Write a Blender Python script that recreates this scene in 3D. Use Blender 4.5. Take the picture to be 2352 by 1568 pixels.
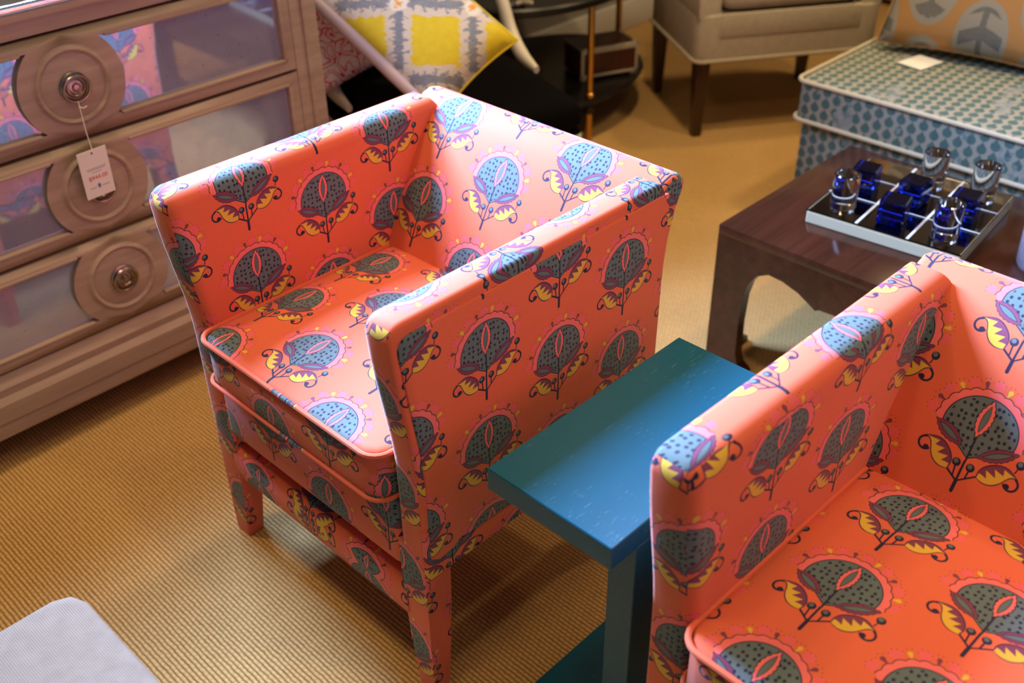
import bpy, bmesh, math, random
from mathutils import Vector, Matrix

random.seed(4)
for o in list(bpy.data.objects):
    bpy.data.objects.remove(o)
SC = bpy.context.scene
COL = SC.collection

# ------------------------------------------------------------------ camera
cam_d = bpy.data.cameras.new('camera')
cam = bpy.data.objects.new('camera', cam_d)
COL.objects.link(cam)
SC.camera = cam
R_ = Vector((0.71652738, 0.69741007, -0.0144119))
U_ = Vector((-0.38710685, 0.41473559, 0.82349418))
F_ = Vector((-0.58029026, 0.58447719, -0.56714163))
mw = Matrix.Identity(4)
for i in range(3):
    mw[i][0], mw[i][1], mw[i][2] = R_[i], U_[i], -F_[i]
mw.translation = Vector((0, 0, 1.6))
cam.matrix_world = mw
cam_d.sensor_width = 36.0
cam_d.lens = 2417.965 / 2352 * 36.0
cam_d.clip_start = 0.05
cam_d.dof.use_dof = True
cam_d.dof.focus_distance = 1.72
cam_d.dof.aperture_fstop = 3.2

# ------------------------------------------------------------------ world, lights, exposure
w = bpy.data.worlds.new('World')
SC.world = w
w.use_nodes = True
bg = w.node_tree.nodes['Background']
bg.inputs[0].default_value = (0.62, 0.80, 1.0, 1)
bg.inputs[1].default_value = 1.2
SC.view_settings.view_transform = 'Standard'
SC.view_settings.look = 'None'
SC.view_settings.exposure = 0.06
SC.view_settings.gamma = 1.0
SC.view_settings.use_curve_mapping = False


def lamp(name, kind, loc, target, energy, color, size=0.2, size_y=None, spot=None, blend=0.4, spread=180):
    d = bpy.data.lights.new(name, kind)
    d.energy = energy
    d.color = color
    if kind == 'AREA':
        d.shape = 'RECTANGLE' if size_y else 'DISK'
        d.size = size
        d.spread = math.radians(spread)
        if size_y:
            d.size_y = size_y
    else:
        d.shadow_soft_size = size
    if kind == 'SPOT':
        d.spot_size = spot
        d.spot_blend = blend
    o = bpy.data.objects.new(name, d)
    COL.objects.link(o)
    o.location = loc
    o.rotation_euler = (Vector(target) - Vector(loc)).to_track_quat('-Z', 'Y').to_euler()
    return o


# daylight through the high shop window in the left wall, above the drawer chest (just outside its opening)
WIN_Y0, WIN_Y1, WIN_Z0, WIN_Z1 = 0.62, 1.50, 1.45, 2.75
WALL_X = -3.06       # alcove wall behind the white chair and the black table
WALL_XN = -2.66      # wall behind the chest
CEIL = 3.0
lamp('window_left_daylight_offscreen', 'AREA', (WALL_XN - 0.20, (WIN_Y0 + WIN_Y1) / 2, (WIN_Z0 + WIN_Z1) / 2),
     (0, (WIN_Y0 + WIN_Y1) / 2 + 0.05, 0.6), 262, (0.37, 0.58, 1.0), 0.86, 1.26, spread=92)
# warm ceiling downlights of the shop
WARM = (1.0, 0.73, 0.38)
for k, (x, y, e) in enumerate([(-1.95, 0.30, 9.5), (-0.95, 0.1, 5), (0.1, 1.2, 10), (-1.6, 2.4, 14), (-0.6, 3.0, 13), (-1.75, 4.0, 11), (1.5, 0.2, 6), (1.6, 2.6, 6)]):
    lamp('ceiling_downlight_offscreen', 'AREA', (x, y, CEIL - 0.03), (x, y, 0), e, WARM, 0.22, spread=115)


# ------------------------------------------------------------------ node helpers
class NB:
    """small expression builder on top of a node tree"""

    def __init__(self, mat):
        self.nt = mat.node_tree
        self.n = self.nt.nodes
        self.l = self.nt.links

    def put(self, sock, v):
        if isinstance(v, (int, float)):
            sock.default_value = v
        elif isinstance(v, (tuple, list)):
            sock.default_value = v if len(v) == len(sock.default_value) else tuple(v) + (1,)
        elif isinstance(v, Ex):
            self.l.new(v.s, sock)
        else:
            self.l.new(v, sock)

    def m(self, op, a, b=None, c=None, clamp=False):
        nd = self.n.new('ShaderNodeMath')
        nd.operation = op
        nd.use_clamp = clamp
        self.put(nd.inputs[0], a)
        if b is not None:
            self.put(nd.inputs[1], b)
        if c is not None:
            self.put(nd.inputs[2], c)
        return Ex(self, nd.outputs[0])

    def lt(self, a, b):
        return self.m('LESS_THAN', a, b)

    def gt(self, a, b):
        return self.m('GREATER_THAN', a, b)

    def mn(self, *a):
        r = a[0]
        for x in a[1:]:
            r = self.m('MINIMUM', r, x)
        return r

    def mx(self, *a):
        r = a[0]
        for x in a[1:]:
            r = self.m('MAXIMUM', r, x)
        return r

    def mix(self, f, a, b):
        nd = self.n.new('ShaderNodeMix')
        nd.data_type = 'RGBA'
        self.put(nd.inputs[0], f)
        self.put(nd.inputs[6], a)
        self.put(nd.inputs[7], b)
        return nd.outputs[2]

    def xyz(self, x, y, z=0.0):
        nd = self.n.new('ShaderNodeCombineXYZ')
        for i, v in enumerate((x, y, z)):
            self.put(nd.inputs[i], v)
        return nd.outputs[0]

    def coords(self, kind='Object', scale=1.0):
        if kind == 'UV':
            nd = self.n.new('ShaderNodeUVMap')
            s = nd.outputs[0]
        elif kind == 'World':
            nd = self.n.new('ShaderNodeNewGeometry')
            s = nd.outputs['Position']
        else:
            nd = self.n.new('ShaderNodeTexCoord')
            s = nd.outputs[kind]
        sp = self.n.new('ShaderNodeSeparateXYZ')
        self.l.new(s, sp.inputs[0])
        r = [Ex(self, sp.outputs[i]) for i in range(3)]
        if scale != 1.0:
            r = [e * scale for e in r]
        return r

    def noise(self, vec, scale, detail=2.0, rough=0.5):
        nd = self.n.new('ShaderNodeTexNoise')
        self.put(nd.inputs['Vector'], vec)
        nd.inputs['Scale'].default_value = scale
        nd.inputs['Detail'].default_value = detail
        nd.inputs['Roughness'].default_value = rough
        return Ex(self, nd.outputs['Fac'])

    def voronoi(self, vec, scale, rnd=1.0):
        nd = self.n.new('ShaderNodeTexVoronoi')
        nd.voronoi_dimensions = '2D'
        self.put(nd.inputs['Vector'], vec)
        nd.inputs['Scale'].default_value = scale
        nd.inputs['Randomness'].default_value = rnd
        return Ex(self, nd.outputs['Distance'])

    def ramp(self, f, stops):
        nd = self.n.new('ShaderNodeValToRGB')
        self.put(nd.inputs[0], f)
        el = nd.color_ramp.elements
        while len(el) < len(stops):
            el.new(0.5)
        for e, (p, c) in zip(el, stops):
            e.position = p
            e.color = tuple(c) + (1,)
        return nd.outputs[0]

    def curve(self, x, pts):
        """float curve through pts in 0..1 x 0..1"""
        nd = self.n.new('ShaderNodeFloatCurve')
        c = nd.mapping.curves[0]
        while len(c.points) < len(pts):
            c.points.new(0.5, 0.5)
        for q, (a, b) in zip(c.points, pts):
            q.location = (a, b)
        nd.mapping.update()
        self.put(nd.inputs['Value'], x)
        return Ex(self, nd.outputs[0])

    def bump(self, h, strength=0.3, dist=0.002):
        nd = self.n.new('ShaderNodeBump')
        nd.inputs['Strength'].default_value = strength
        nd.inputs['Distance'].default_value = dist
        self.put(nd.inputs['Height'], h)
        return nd.outputs[0]

    def bsdf(self, color, rough=0.5, **kw):
        nd = self.n.new('ShaderNodeBsdfPrincipled')
        self.put(nd.inputs['Base Color'], color)
        self.put(nd.inputs['Roughness'], rough)
        for k, v in kw.items():
            self.put(nd.inputs[k.replace('_', ' ')], v)
        return nd

    def out(self, shader):
        o = self.n.new('ShaderNodeOutputMaterial')
        self.l.new(shader, o.inputs[0])


class Ex:
    def __init__(self, b, s):
        self.b, self.s = b, s

    def __add__(self, o): return self.b.m('ADD', self, o)
    def __radd__(self, o): return self.b.m('ADD', self, o)
    def __sub__(self, o): return self.b.m('SUBTRACT', self, o)
    def __rsub__(self, o): return self.b.m('SUBTRACT', o, self)
    def __mul__(self, o): return self.b.m('MULTIPLY', self, o)
    def __rmul__(self, o): return self.b.m('MULTIPLY', self, o)
    def __truediv__(self, o): return self.b.m('DIVIDE', self, o)
    def abs(self): return self.b.m('ABSOLUTE', self)
    def sin(self): return self.b.m('SINE', self)
    def floor(self): return self.b.m('FLOOR', self)
    def round(self): return self.b.m('ROUND', self)


def new_mat(name):
    m = bpy.data.materials.new(name)
    m.use_nodes = True
    m.node_tree.nodes.clear()
    return m, NB(m)


def simple(name, color, rough=0.5, **kw):
    m, b = new_mat(name)
    b.out(b.bsdf(color, rough, **kw).outputs[0])
    return m


# ------------------------------------------------------------------ the thistle print
def thistle_fabric():
    m, b = new_mat('thistle_print_fabric')
    ORANGE = (0.66, 0.122, 0.056)
    SLATE = (0.100, 0.142, 0.150)
    NAVY = (0.018, 0.014, 0.045)
    PURPLE = (0.18, 0.040, 0.088)
    YELLOW = (0.65, 0.40, 0.045)
    PINK = (0.76, 0.150, 0.150)
    PETAL = (0.72, 0.115, 0.125)
    u, v, _ = b.coords('UV', 100.0 * 0.985)
    PX, PY = 16.25, 18.22
    col = (u / PX).round()
    x = u - col * PX
    par = b.m('FLOORED_MODULO', col, 2.0)
    y = b.m('FLOORED_MODULO', v + par * (PY / 2) + 2.0, PY) - 2.0

    def ground():
        n = b.noise(b.xyz(u * 1.2, v * 0.05), 3.0, 1.0)
        return b.mix((n - 0.5) * 0.5 + 0.2, ORANGE, (0.71, 0.140, 0.062))

    def seg(ax, ay, bx, by, wd):
        dx, dy = bx - ax, by - ay
        l2 = dx * dx + dy * dy
        t = b.m('MULTIPLY_ADD', y, dy / l2, b.m('MULTIPLY_ADD', x, dx / l2, -(ax * dx + ay * dy) / l2), clamp=True)
        ex = x - b.m('MULTIPLY_ADD', t, dx, ax)
        ey = y - b.m('MULTIPLY_ADD', t, dy, ay)
        return b.m('MULTIPLY_ADD', ex, ex, ey * ey) - wd * wd          # < 0 inside

    def disc(cx, cy):
        ex, ey = x - cx, y - cy
        return b.m('SQRT', b.m('MULTIPLY_ADD', ex, ex, ey * ey))

    def leaf(cx, cy, dx, dy, hl, hw, fringe):
        ex, ey = x - cx, y - cy
        a = b.m('MULTIPLY_ADD', ex, dx, ey * dy)
        q = b.m('MULTIPLY_ADD', ey, dx, ex * -dy)
        aa = a / hl
        para = 1.0 - aa * aa
        fr = (a * fringe).sin().abs() * 0.14
        return a, q.abs() - para * hw - fr, q.abs() - (1.0 - aa * aa * 1.7) * (hw * 0.46)

    # ---------------- head zone
    c = ground()
    ex, ey = (x - 0.10) / 5.10, (y - 7.75) / 4.75
    rad = b.m('SQRT', b.m('MULTIPLY_ADD', ex, ex, ey * ey))
    d = (rad - 1.0) * 4.9
    th = b.m('ARCTAN2', y - 7.75, x - 0.10)
    s = (th - math.radians(5.0)) / math.radians(14.2)
    idx = s.round()
    t = (s - idx) * 1.75
    k4 = b.m('FLOORED_MODULO', idx, 4.0)
    inr = b.mn(b.gt(idx, -0.5), b.lt(idx, 12.5))
    odd = b.m('FLOORED_MODULO', idx, 2.0)
    # petals
    pa = t / 0.80
    pb = (d - 1.95) / 0.70
    pink = b.mn(b.lt(b.m('MULTIPLY_ADD', pa, pa, pb * pb), 1.0), b.lt(odd, 0.5), inr)
    c = b.mix(pink, c, PETAL)
    wd = (d - 0.85) * 0.33
    tear = b.mn(b.lt(t.abs(), b.mn(wd, 0.47)), b.lt(b.m('MULTIPLY_ADD', t * 2.2, t, d), 2.25), b.gt(odd, 0.5), inr)
    c = b.mix(tear, c, b.mix(b.lt(k4, 2.0), PURPLE, YELLOW))
    tick = b.mn(b.lt(b.m('PINGPONG', s + 0.17, 0.16), 0.028), b.lt((d - 2.72 + pa * pa * 0.5).abs(), 0.07), inr)
    c = b.mix(tick, c, NAVY)
    # scalloped collar
    sc = d - 0.92 - (th * 11.5).sin().abs() * 0.26
    lineL = b.m('MULTIPLY_ADD', x, 0.66, y) - 3.60
    lineR = b.m('MULTIPLY_ADD', x, -0.60, y) - 3.50
    wedge = b.mn(lineL, lineR)
    inw = b.gt(wedge, -0.1)
    c = b.mix(b.mn(b.lt(sc, 0.07), inw), c, NAVY)
    c = b.mix(b.mn(b.lt(sc, -0.06), inw), c, PINK)
    # head
    hd = b.mx(d, wedge * -0.8)
    c = b.mix(b.lt(hd, 0.08), c, NAVY)
    inside = b.lt(hd, -0.07)
    c = b.mix(inside, c, SLATE)
    dots = b.voronoi(b.xyz(x * 1.0, y * 0.88), 1.12, 0.50)
    c = b.mix(b.mn(b.lt(dots, 0.25), b.lt(hd, -0.28)), c, NAVY)
    c = b.mix(b.mn(b.lt((x - 0.1).abs(), 0.14), b.lt(y, 7.2)), c, NAVY)
    # pod in the middle
    a, dl, di = leaf(0.15, 9.5, 0.07, 0.9975, 2.55, 0.86, 4.2)
    c = b.mix(b.lt(dl, 0.17), c, NAVY)
    c = b.mix(b.lt(dl, 0.02), c, PINK)
    c = b.mix(b.lt(di, 0.07), c, NAVY)
    c = b.mix(b.lt(di, -0.02), c, SLATE)
    # side leaves
    for (cx, cy, dx, dy, hl, hw_) in ((-3.50, 5.95, 0.907, -0.420, 2.35, 0.86), (3.65, 5.60, 0.870, 0.494, 2.60, 0.78)):
        a, dl, di = leaf(cx, cy, dx, dy, hl, hw_, 4.2)
        c = b.mix(b.lt(dl, 0.10), c, NAVY)
        c = b.mix(b.lt(dl, 0.0), c, PURPLE)
        c = b.mix(b.lt(di, 0.06), c, NAVY)
        c = b.mix(b.lt(di, -0.03), c, SLATE)
    head_c = c
    # ---------------- foliage zone
    c = ground()
    stems = b.mn(seg(-0.05, -1.6, 0.0, 0.0, 0.25), seg(0, 0, 0.06, 3.7, 0.16), seg(0, 0, -1.75, 1.12, 0.15), seg(0, 0, 2.2, 1.75, 0.12))
    stems = b.mn(stems, seg(-0.72, 0.5, -0.90, 2.2, 0.12), seg(0.95, 0.8, 1.05, 2.2, 0.12), seg(6.45, 4.5, 6.7, 5.5, 0.09))
    c = b.mix(b.lt(stems, 0.0), c, NAVY)
    # two paisley leaves share one pair of outline curves
    L = b.lt(x, 0.25)
    bx = x - b.m('MULTIPLY_ADD', L, -3.95, 2.20)
    by = y - b.m('MULTIPLY_ADD', L, -0.65, 1.75)
    ax_ = b.m('MULTIPLY_ADD', L, -1.706, 0.906)
    ay_ = b.m('MULTIPLY_ADD', L, 0.177, 0.423)
    pu = b.m('MULTIPLY_ADD', bx, ax_, by * ay_)
    cr = b.m('MULTIPLY_ADD', by, ax_, bx * ay_ * -1.0)
    pv = cr * b.m('MULTIPLY_ADD', L, -2.0, 1.0)
    un = pu / 5.4
    up = b.curve(un, [(0, 0.5), (0.093, 0.69), (0.24, 0.80), (0.46, 0.85), (0.65, 0.83), (0.80, 0.745), (0.91, 0.596), (1.0, 0.436)]) * 4.7 - 2.35
    lo = b.curve(un, [(0, 0.5), (0.093, 0.372), (0.24, 0.287), (0.39, 0.277), (0.555, 0.334), (0.70, 0.436), (0.815, 0.50), (0.91, 0.50), (1.0, 0.425)]) * 4.7 - 2.35
    body = b.mx(pv - up, lo - pv)
    span = b.mn(b.gt(pu, 0.0), b.lt(pu, 5.4))
    c = b.mix(b.mn(b.lt(body, 0.11), span), c, NAVY)
    jag = b.m('PINGPONG', b.m('MULTIPLY_ADD', pv, 0.5, pu), 0.62) * 0.75 + 0.34
    mid = lo + (up - lo) * jag
    inb = b.mn(b.lt(body, -0.05), span)
    c = b.mix(inb, c, b.mix(b.gt(pv, mid), YELLOW, PURPLE))
    hx, hy = pu - 4.45, pv + 0.85
    hr = b.m('SQRT', b.m('MULTIPLY_ADD', hx, hx, hy * hy))
    hook = b.mn(b.lt((hr - 0.92).abs(), 0.16), b.mx(b.lt(pv, -0.75), b.gt(pu, 5.0)))
    c = b.mix(hook, c, NAVY)
    kx, ky = pu - 3.85, pv + 1.15
    c = b.mix(b.lt(b.m('MULTIPLY_ADD', kx, kx, ky * ky), 0.17), c, NAVY)
    # berries
    r1 = b.mn(disc(-0.92, 2.50), disc(1.08, 2.50), disc(6.75, 5.75))
    c = b.mix(b.lt(r1, 0.60), c, NAVY)
    r2 = b.mn(disc(-1.02, 2.64), disc(0.98, 2.64), disc(6.65, 5.90))
    c = b.mix(b.lt(r2, 0.33), c, SLATE)
    fol_c = c
    bL = b.m('MULTIPLY_ADD', x, -0.45, 3.08)
    bR = b.m('MULTIPLY_ADD', b.mx(x - 5.8, 0.0), 1.5, b.m('MULTIPLY_ADD', x, 0.385, 3.0))
    zone = b.gt(y, b.mx(b.mn(bL, b.m('MULTIPLY_ADD', x, -100.0, 100.0)), b.mn(bR, b.m('MULTIPLY_ADD', x, 100.0, 100.0))))
    kw = dict(Sheen_Weight=0.22, Sheen_Roughness=0.4, Specular_IOR_Level=0.25)
    s1 = b.bsdf(fol_c, 0.75, **kw)
    s2 = b.bsdf(head_c, 0.75, **kw)
    mx = b.n.new('ShaderNodeMixShader')
    b.put(mx.inputs[0], zone)
    b.l.new(s1.outputs[0], mx.inputs[1])
    b.l.new(s2.outputs[0], mx.inputs[2])
    b.out(mx.outputs[0])
    return m


# ------------------------------------------------------------------ other materials
def wood(name, c1, c2, rough, axis='Z', scale=1.0, spec=0.5, coat=0.0):
    m, b = new_mat(name)
    x, y, z = b.coords('Object')
    e = {'X': (0.06, 1, 1), 'Y': (1, 0.06, 1), 'Z': (1, 1, 0.06)}[axis]
    vec = b.xyz(x * e[0], y * e[1], z * e[2])
    n = b.noise(vec, 55 * scale, 4, 0.6)
    n2 = b.noise(vec, 9 * scale, 2, 0.5)
    f = n * 0.6 + n2 * 0.5
    c = b.ramp(f, [(0.36, c1), (0.72, c2)])
    b.out(b.bsdf(c, rough, Normal=b.bump(n, 0.12, 0.0008), Specular_IOR_Level=spec, Coat_Weight=coat, Coat_Roughness=0.08).outputs[0])
    return m


def carpet():
    m, b = new_mat('sisal_carpet')
    x, y, z = b.coords('World')
    nb = b.noise(b.xyz(x, y), 55.0, 2)
    yy = y + (nb - 0.5) * 0.004
    rib = (yy * (math.pi / 0.0088)).sin().abs()
    row = (yy / 0.0088).floor()
    bead = b.m('SINE', x * (2 * math.pi / 0.0125) + row * 2.4) * 0.5 + 0.5
    h = rib * 0.75 + bead * 0.25 * rib
    blot = b.noise(b.xyz(x, y), 3.0, 3)
    n = b.noise(b.xyz(x * 0.25, y), 180.0, 2)
    f = h * 0.62 + n * 0.30 + blot * 0.22
    c = b.ramp(f, [(0.22, (0.18, 0.090, 0.028)), (0.62, (0.48, 0.285, 0.105)), (0.95, (0.66, 0.42, 0.175))])
    b.out(b.bsdf(c, 0.9, Normal=b.bump(h, 0.55, 0.004), Specular_IOR_Level=0.12).outputs[0])
    return m


def teal_paint():
    m, b = new_mat('teal_painted_wood')
    x, y, z = b.coords('Object')
    g = b.noise(b.xyz(x * 1.0, y * 0.12, z), 300.0, 3, 0.7)
    g2 = b.noise(b.xyz(x, y, z), 7.0, 2)
    worn = b.mn(b.gt(g, 0.63), b.gt(g2, 0.50)) * 0.35
    c = b.mix(worn, (0.0025, 0.080, 0.145), (0.15, 0.23, 0.24))
    b.out(b.bsdf(c, 0.30, Normal=b.bump(g, 0.22, 0.0008), Specular_IOR_Level=0.25).outputs[0])
    return m


def antique_mirror():
    m, b = new_mat('antique_mirror')
    x, y, z = b.coords('Object')
    n = b.noise(b.xyz(x, y, z), 26.0, 4, 0.65)
    n2 = b.noise(b.xyz(x, y, z), 140.0, 2)
    c = b.ramp(n, [(0.35, (0.56, 0.56, 0.64)), (0.60, (0.68, 0.67, 0.74)), (0.75, (0.58, 0.55, 0.54))])
    s1 = b.bsdf(c, 0.035, Metallic=1.0)
    c2 = b.mix(b.lt(n2, 0.30), (0.34, 0.35, 0.55), (0.14, 0.14, 0.19))  # bluish tint imitates the cool haze on the mirror glass
    s2 = b.bsdf(c2, 0.5)
    mx = b.n.new('ShaderNodeMixShader')
    b.put(mx.inputs[0], 0.45)
    b.l.new(s2.outputs[0], mx.inputs[1])
    b.l.new(s1.outputs[0], mx.inputs[2])
    b.out(mx.outputs[0])
    return m


def drop_fabric():
    m, b = new_mat('teal_drop_fabric')
    u, v, _ = b.coords('UV', 74.0)
    PX, PY = 2.5, 2.7
    col = (u / PX).round()
    x = u - col * PX
    par = b.m('FLOORED_MODULO', col, 2.0)
    y = b.m('FLOORED_MODULO', v + par * (PY / 2), PY) - PY / 2
    yy = y + 0.30
    drop = b.mx(b.lt(b.m('MULTIPLY_ADD', x, x, yy * yy), 1.02), b.mn(b.lt(x.abs(), (1.32 - y) * 0.66), b.gt(y, -0.1)))
    bl = b.noise(b.xyz(u, v * 0.35), 0.085, 3, 0.6)
    jit = b.noise(b.xyz(u, v), 0.9, 1)
    pale = b.gt(bl + (jit - 0.5) * 0.12, 0.57)
    teal = b.mix(jit, (0.060, 0.115, 0.112), (0.105, 0.165, 0.155))
    c = b.mix(drop, (0.32, 0.30, 0.25), teal)
    g = b.noise(b.xyz(u, v), 0.5, 3)
    pc = b.ramp(g, [(0.35, (0.16, 0.20, 0.21)), (0.62, (0.31, 0.31, 0.29))])
    c = b.mix(pale, c, pc)
    b.out(b.bsdf(c, 0.9, Specular_IOR_Level=0.15).outputs[0])
    return m


def ogee_fabric():
    m, b = new_mat('orange_grey_ogee_fabric')
    u, v, _ = b.coords('UV', 100.0)
    n = b.noise(b.xyz(u, v), 0.9, 2)
    uu = u + (n - 0.5) * 0.9
    PX, PY = 16.5, 25.0
    col = (uu / PX).round()
    x = uu - col * PX
    par = b.m('FLOORED_MODULO', col, 2.0)
    y = b.m('FLOORED_MODULO', v + par * (PY / 2), PY) - PY / 2
    ex, ey = x / 8.0, y / 11.6
    e = b.m('MULTIPLY_ADD', ex, ex, ey * ey)
    c = b.mix(b.lt(e, 0.92), (0.46, 0.25, 0.10), (0.34, 0.325, 0.29))
    bars = b.gt((y * 0.78 + x.abs() * 0.32).sin(), 0.05)
    grey = b.mn(b.lt(e, 0.62), b.mx(b.mn(bars, b.gt(x.abs(), 0.6)), b.lt(x.abs(), 0.9)))
    g = b.mix(n, (0.13, 0.135, 0.135), (0.22, 0.225, 0.22))
    c = b.mix(grey, c, g)
    b.out(b.bsdf(c, 0.85, Specular_IOR_Level=0.2).outputs[0])
    return m


def ikat_fabric():
    m, b = new_mat('yellow_ikat_fabric')
    u, v, _ = b.coords('UV', 100.0)
    n = b.noise(b.xyz(u, v), 0.55, 2)
    n2 = b.noise(b.xyz(u * 0.3, v * 1.5), 1.2, 2)
    uu = u + (n2 - 0.5) * 4.0
    vv = v + (n - 0.5) * 3.4
    P = 19.5
    x = uu - (uu / P).round() * P
    y = vv - (vv / P).round() * P
    bx = b.mx(x.abs(), y.abs())
    cream = b.mix(n2, (0.62, 0.47, 0.38), (0.68, 0.62, 0.50))
    c = b.mix(b.lt(bx, 6.3), cream, b.mix(n, (0.62, 0.42, 0.008), (0.78, 0.60, 0.05)))
    edge = b.mx(x.abs(), y.abs())
    grid = b.gt(edge, 8.6)
    tick = b.mn(b.gt(edge, 7.4), b.lt(b.m('PINGPONG', b.mn(x.abs(), y.abs()), 1.5), 0.32), b.lt(b.mn(x.abs(), y.abs()), 7.6))
    blue = b.mix(n2, (0.14, 0.16, 0.22), (0.34, 0.33, 0.33))
    c = b.mix(b.mx(b.mn(grid, b.lt(b.mn(x.abs(), y.abs()), 7.0)), tick), c, blue)
    qx, qy = x.abs() - P / 2, y.abs() - P / 2
    rr = b.m('SQRT', b.m('MULTIPLY_ADD', qx, qx, qy * qy))
    c = b.mix(b.lt(rr, 2.3), c, (0.75, 0.70, 0.62))
    c = b.mix(b.lt(rr, 1.0), c, (0.80, 0.34, 0.05))
    b.out(b.bsdf(c, 0.85, Specular_IOR_Level=0.2).outputs[0])
    return m


def coral_fabric():
    m, b = new_mat('red_coral_fabric')
    u, v, _ = b.coords('UV', 100.0)
    n = b.noise(b.xyz(u, v), 0.33, 0.0)
    line = b.mx(b.lt((n - 0.47).abs(), 0.032), b.lt((n - 0.64).abs(), 0.028))
    c = b.mix(line, (0.74, 0.66, 0.66), (0.60, 0.045, 0.06))
    b.out(b.bsdf(c, 0.85, Specular_IOR_Level=0.2).outputs[0])
    return m


def woven(name, c1, c2, pitch=0.0035, axis='rib', strength=0.3):
    m, b = new_mat(name)
    u, v, _ = b.coords('UV')
    r = (u * (math.pi / pitch)).sin().abs()
    q = (v * (math.pi / pitch)).sin().abs()
    h = r * 0.8 + q * 0.2 if axis == 'rib' else r * 0.5 + q * 0.5
    n = b.noise(b.xyz(u, v), 40.0, 3)
    f = h * 0.6 + n * 0.5
    c = b.ramp(f, [(0.2, c1), (0.9, c2)])
    b.out(b.bsdf(c, 0.9, Normal=b.bump(h, strength, 0.001), Specular_IOR_Level=0.15).outputs[0])
    return m


M = {}
M['print'] = thistle_fabric()
M['carpet'] = carpet()
M['teal'] = teal_paint()
M['mirror'] = antique_mirror()
M['drop'] = drop_fabric()
M['ogee'] = ogee_fabric()
M['ikat'] = ikat_fabric()
M['coral'] = coral_fabric()
M['oak'] = wood('washed_oak', (0.28, 0.190, 0.150), (0.42, 0.305, 0.252), 0.5, 'Y', 1.1)
M['walnut'] = wood('dark_walnut', (0.016, 0.0050, 0.0030), (0.050, 0.0145, 0.0075), 0.16, 'Y', 0.7, coat=0.0)
M['ebony'] = simple('black_lacquer', (0.008, 0.0065, 0.006), 0.28)
M['darkleg'] = wood('dark_stained_leg', (0.03, 0.010, 0.005), (0.07, 0.025, 0.012), 0.35)
M['brass'] = simple('aged_brass', (0.62, 0.36, 0.10), 0.28, Metallic=1.0)
M['pull'] = simple('bronze_pull', (0.34, 0.27, 0.25), 0.32, Metallic=1.0)
M['white_frame'] = simple('cream_painted_wood', (0.72, 0.66, 0.56), 0.4)
M['black_velvet'] = simple('black_velvet', (0.0035, 0.003, 0.003), 0.95, Specular_IOR_Level=0.05)
M['pinkplain'] = simple('plain_blush_cloth', (0.62, 0.46, 0.42), 0.9)
M['linen'] = woven('beige_linen', (0.34, 0.28, 0.205), (0.54, 0.46, 0.35), 0.004, 'weave')
M['greyrib'] = woven('pale_grey_rib', (0.16, 0.115, 0.085), (0.28, 0.215, 0.165), 0.0032, 'rib', 0.5)
M['cord'] = simple('cream_cord', (0.50, 0.45, 0.35), 0.9)
M['card'] = simple('white_card', (0.80, 0.78, 0.76), 0.7)
M['red_ink'] = simple('red_ink', (0.70, 0.10, 0.09), 0.8)
M['grey_ink'] = simple('grey_ink', (0.42, 0.38, 0.42), 0.8)
M['blue_ink'] = simple('blue_ink', (0.10, 0.13, 0.45), 0.8)
M['string'] = simple('white_string', (0.75, 0.72, 0.70), 0.8)
M['wall'] = simple('grey_painted_wall', (0.30, 0.28, 0.26), 0.8)
M['ceiling'] = simple('white_ceiling', (0.55, 0.53, 0.50), 0.9)
M['trim'] = simple('white_trim_paint', (0.62, 0.60, 0.57), 0.5)
M['heater'] = simple('cream_metal', (0.55, 0.47, 0.34), 0.45)
M['slot'] = simple('dark_slot', (0.01, 0.009, 0.008), 0.8)
M['glass'] = simple('clear_glass', (1, 1, 1), 0.0, Transmission_Weight=1.0, IOR=1.47)
M['blueglass'] = simple('cobalt_glass', (0.012, 0.045, 0.80), 0.01, Transmission_Weight=1.0, IOR=1.5)
M['plumglass'] = simple('smoky_plum_glass', (0.42, 0.36, 0.46), 0.05, Transmission_Weight=0.7, IOR=1.45)
M['mirrorclean'] = simple('polished_mirror', (0.72, 0.72, 0.68), 0.04, Metallic=1.0)
M['board_edge'] = simple('board_edge_painted_reflection', (0.50, 0.47, 0.34), 0.15, Specular_IOR_Level=0.8)  # cream reflections on the clear board edge, painted as its base colour
M['smoke_mirror'] = simple('smoked_mirror', (0.24, 0.19, 0.17), 0.03, Metallic=1.0)
M['gridwhite'] = simple('pale_glass_strip', (0.55, 0.60, 0.64), 0.2)
M['redwood'] = wood('red_brown_veneer', (0.035, 0.008, 0.005), (0.085, 0.020, 0.011), 0.35)
M['bone'] = simple('bone_inlay', (0.38, 0.33, 0.24), 0.5)
M['rope'] = simple('brown_rope', (0.16, 0.07, 0.035), 0.9)
M['paleblue'] = simple('pale_blue_cloth', (0.50, 0.62, 0.80), 0.9)
M['silver'] = simple('silver_metal', (0.7, 0.7, 0.72), 0.15, Metallic=1.0)


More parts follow.
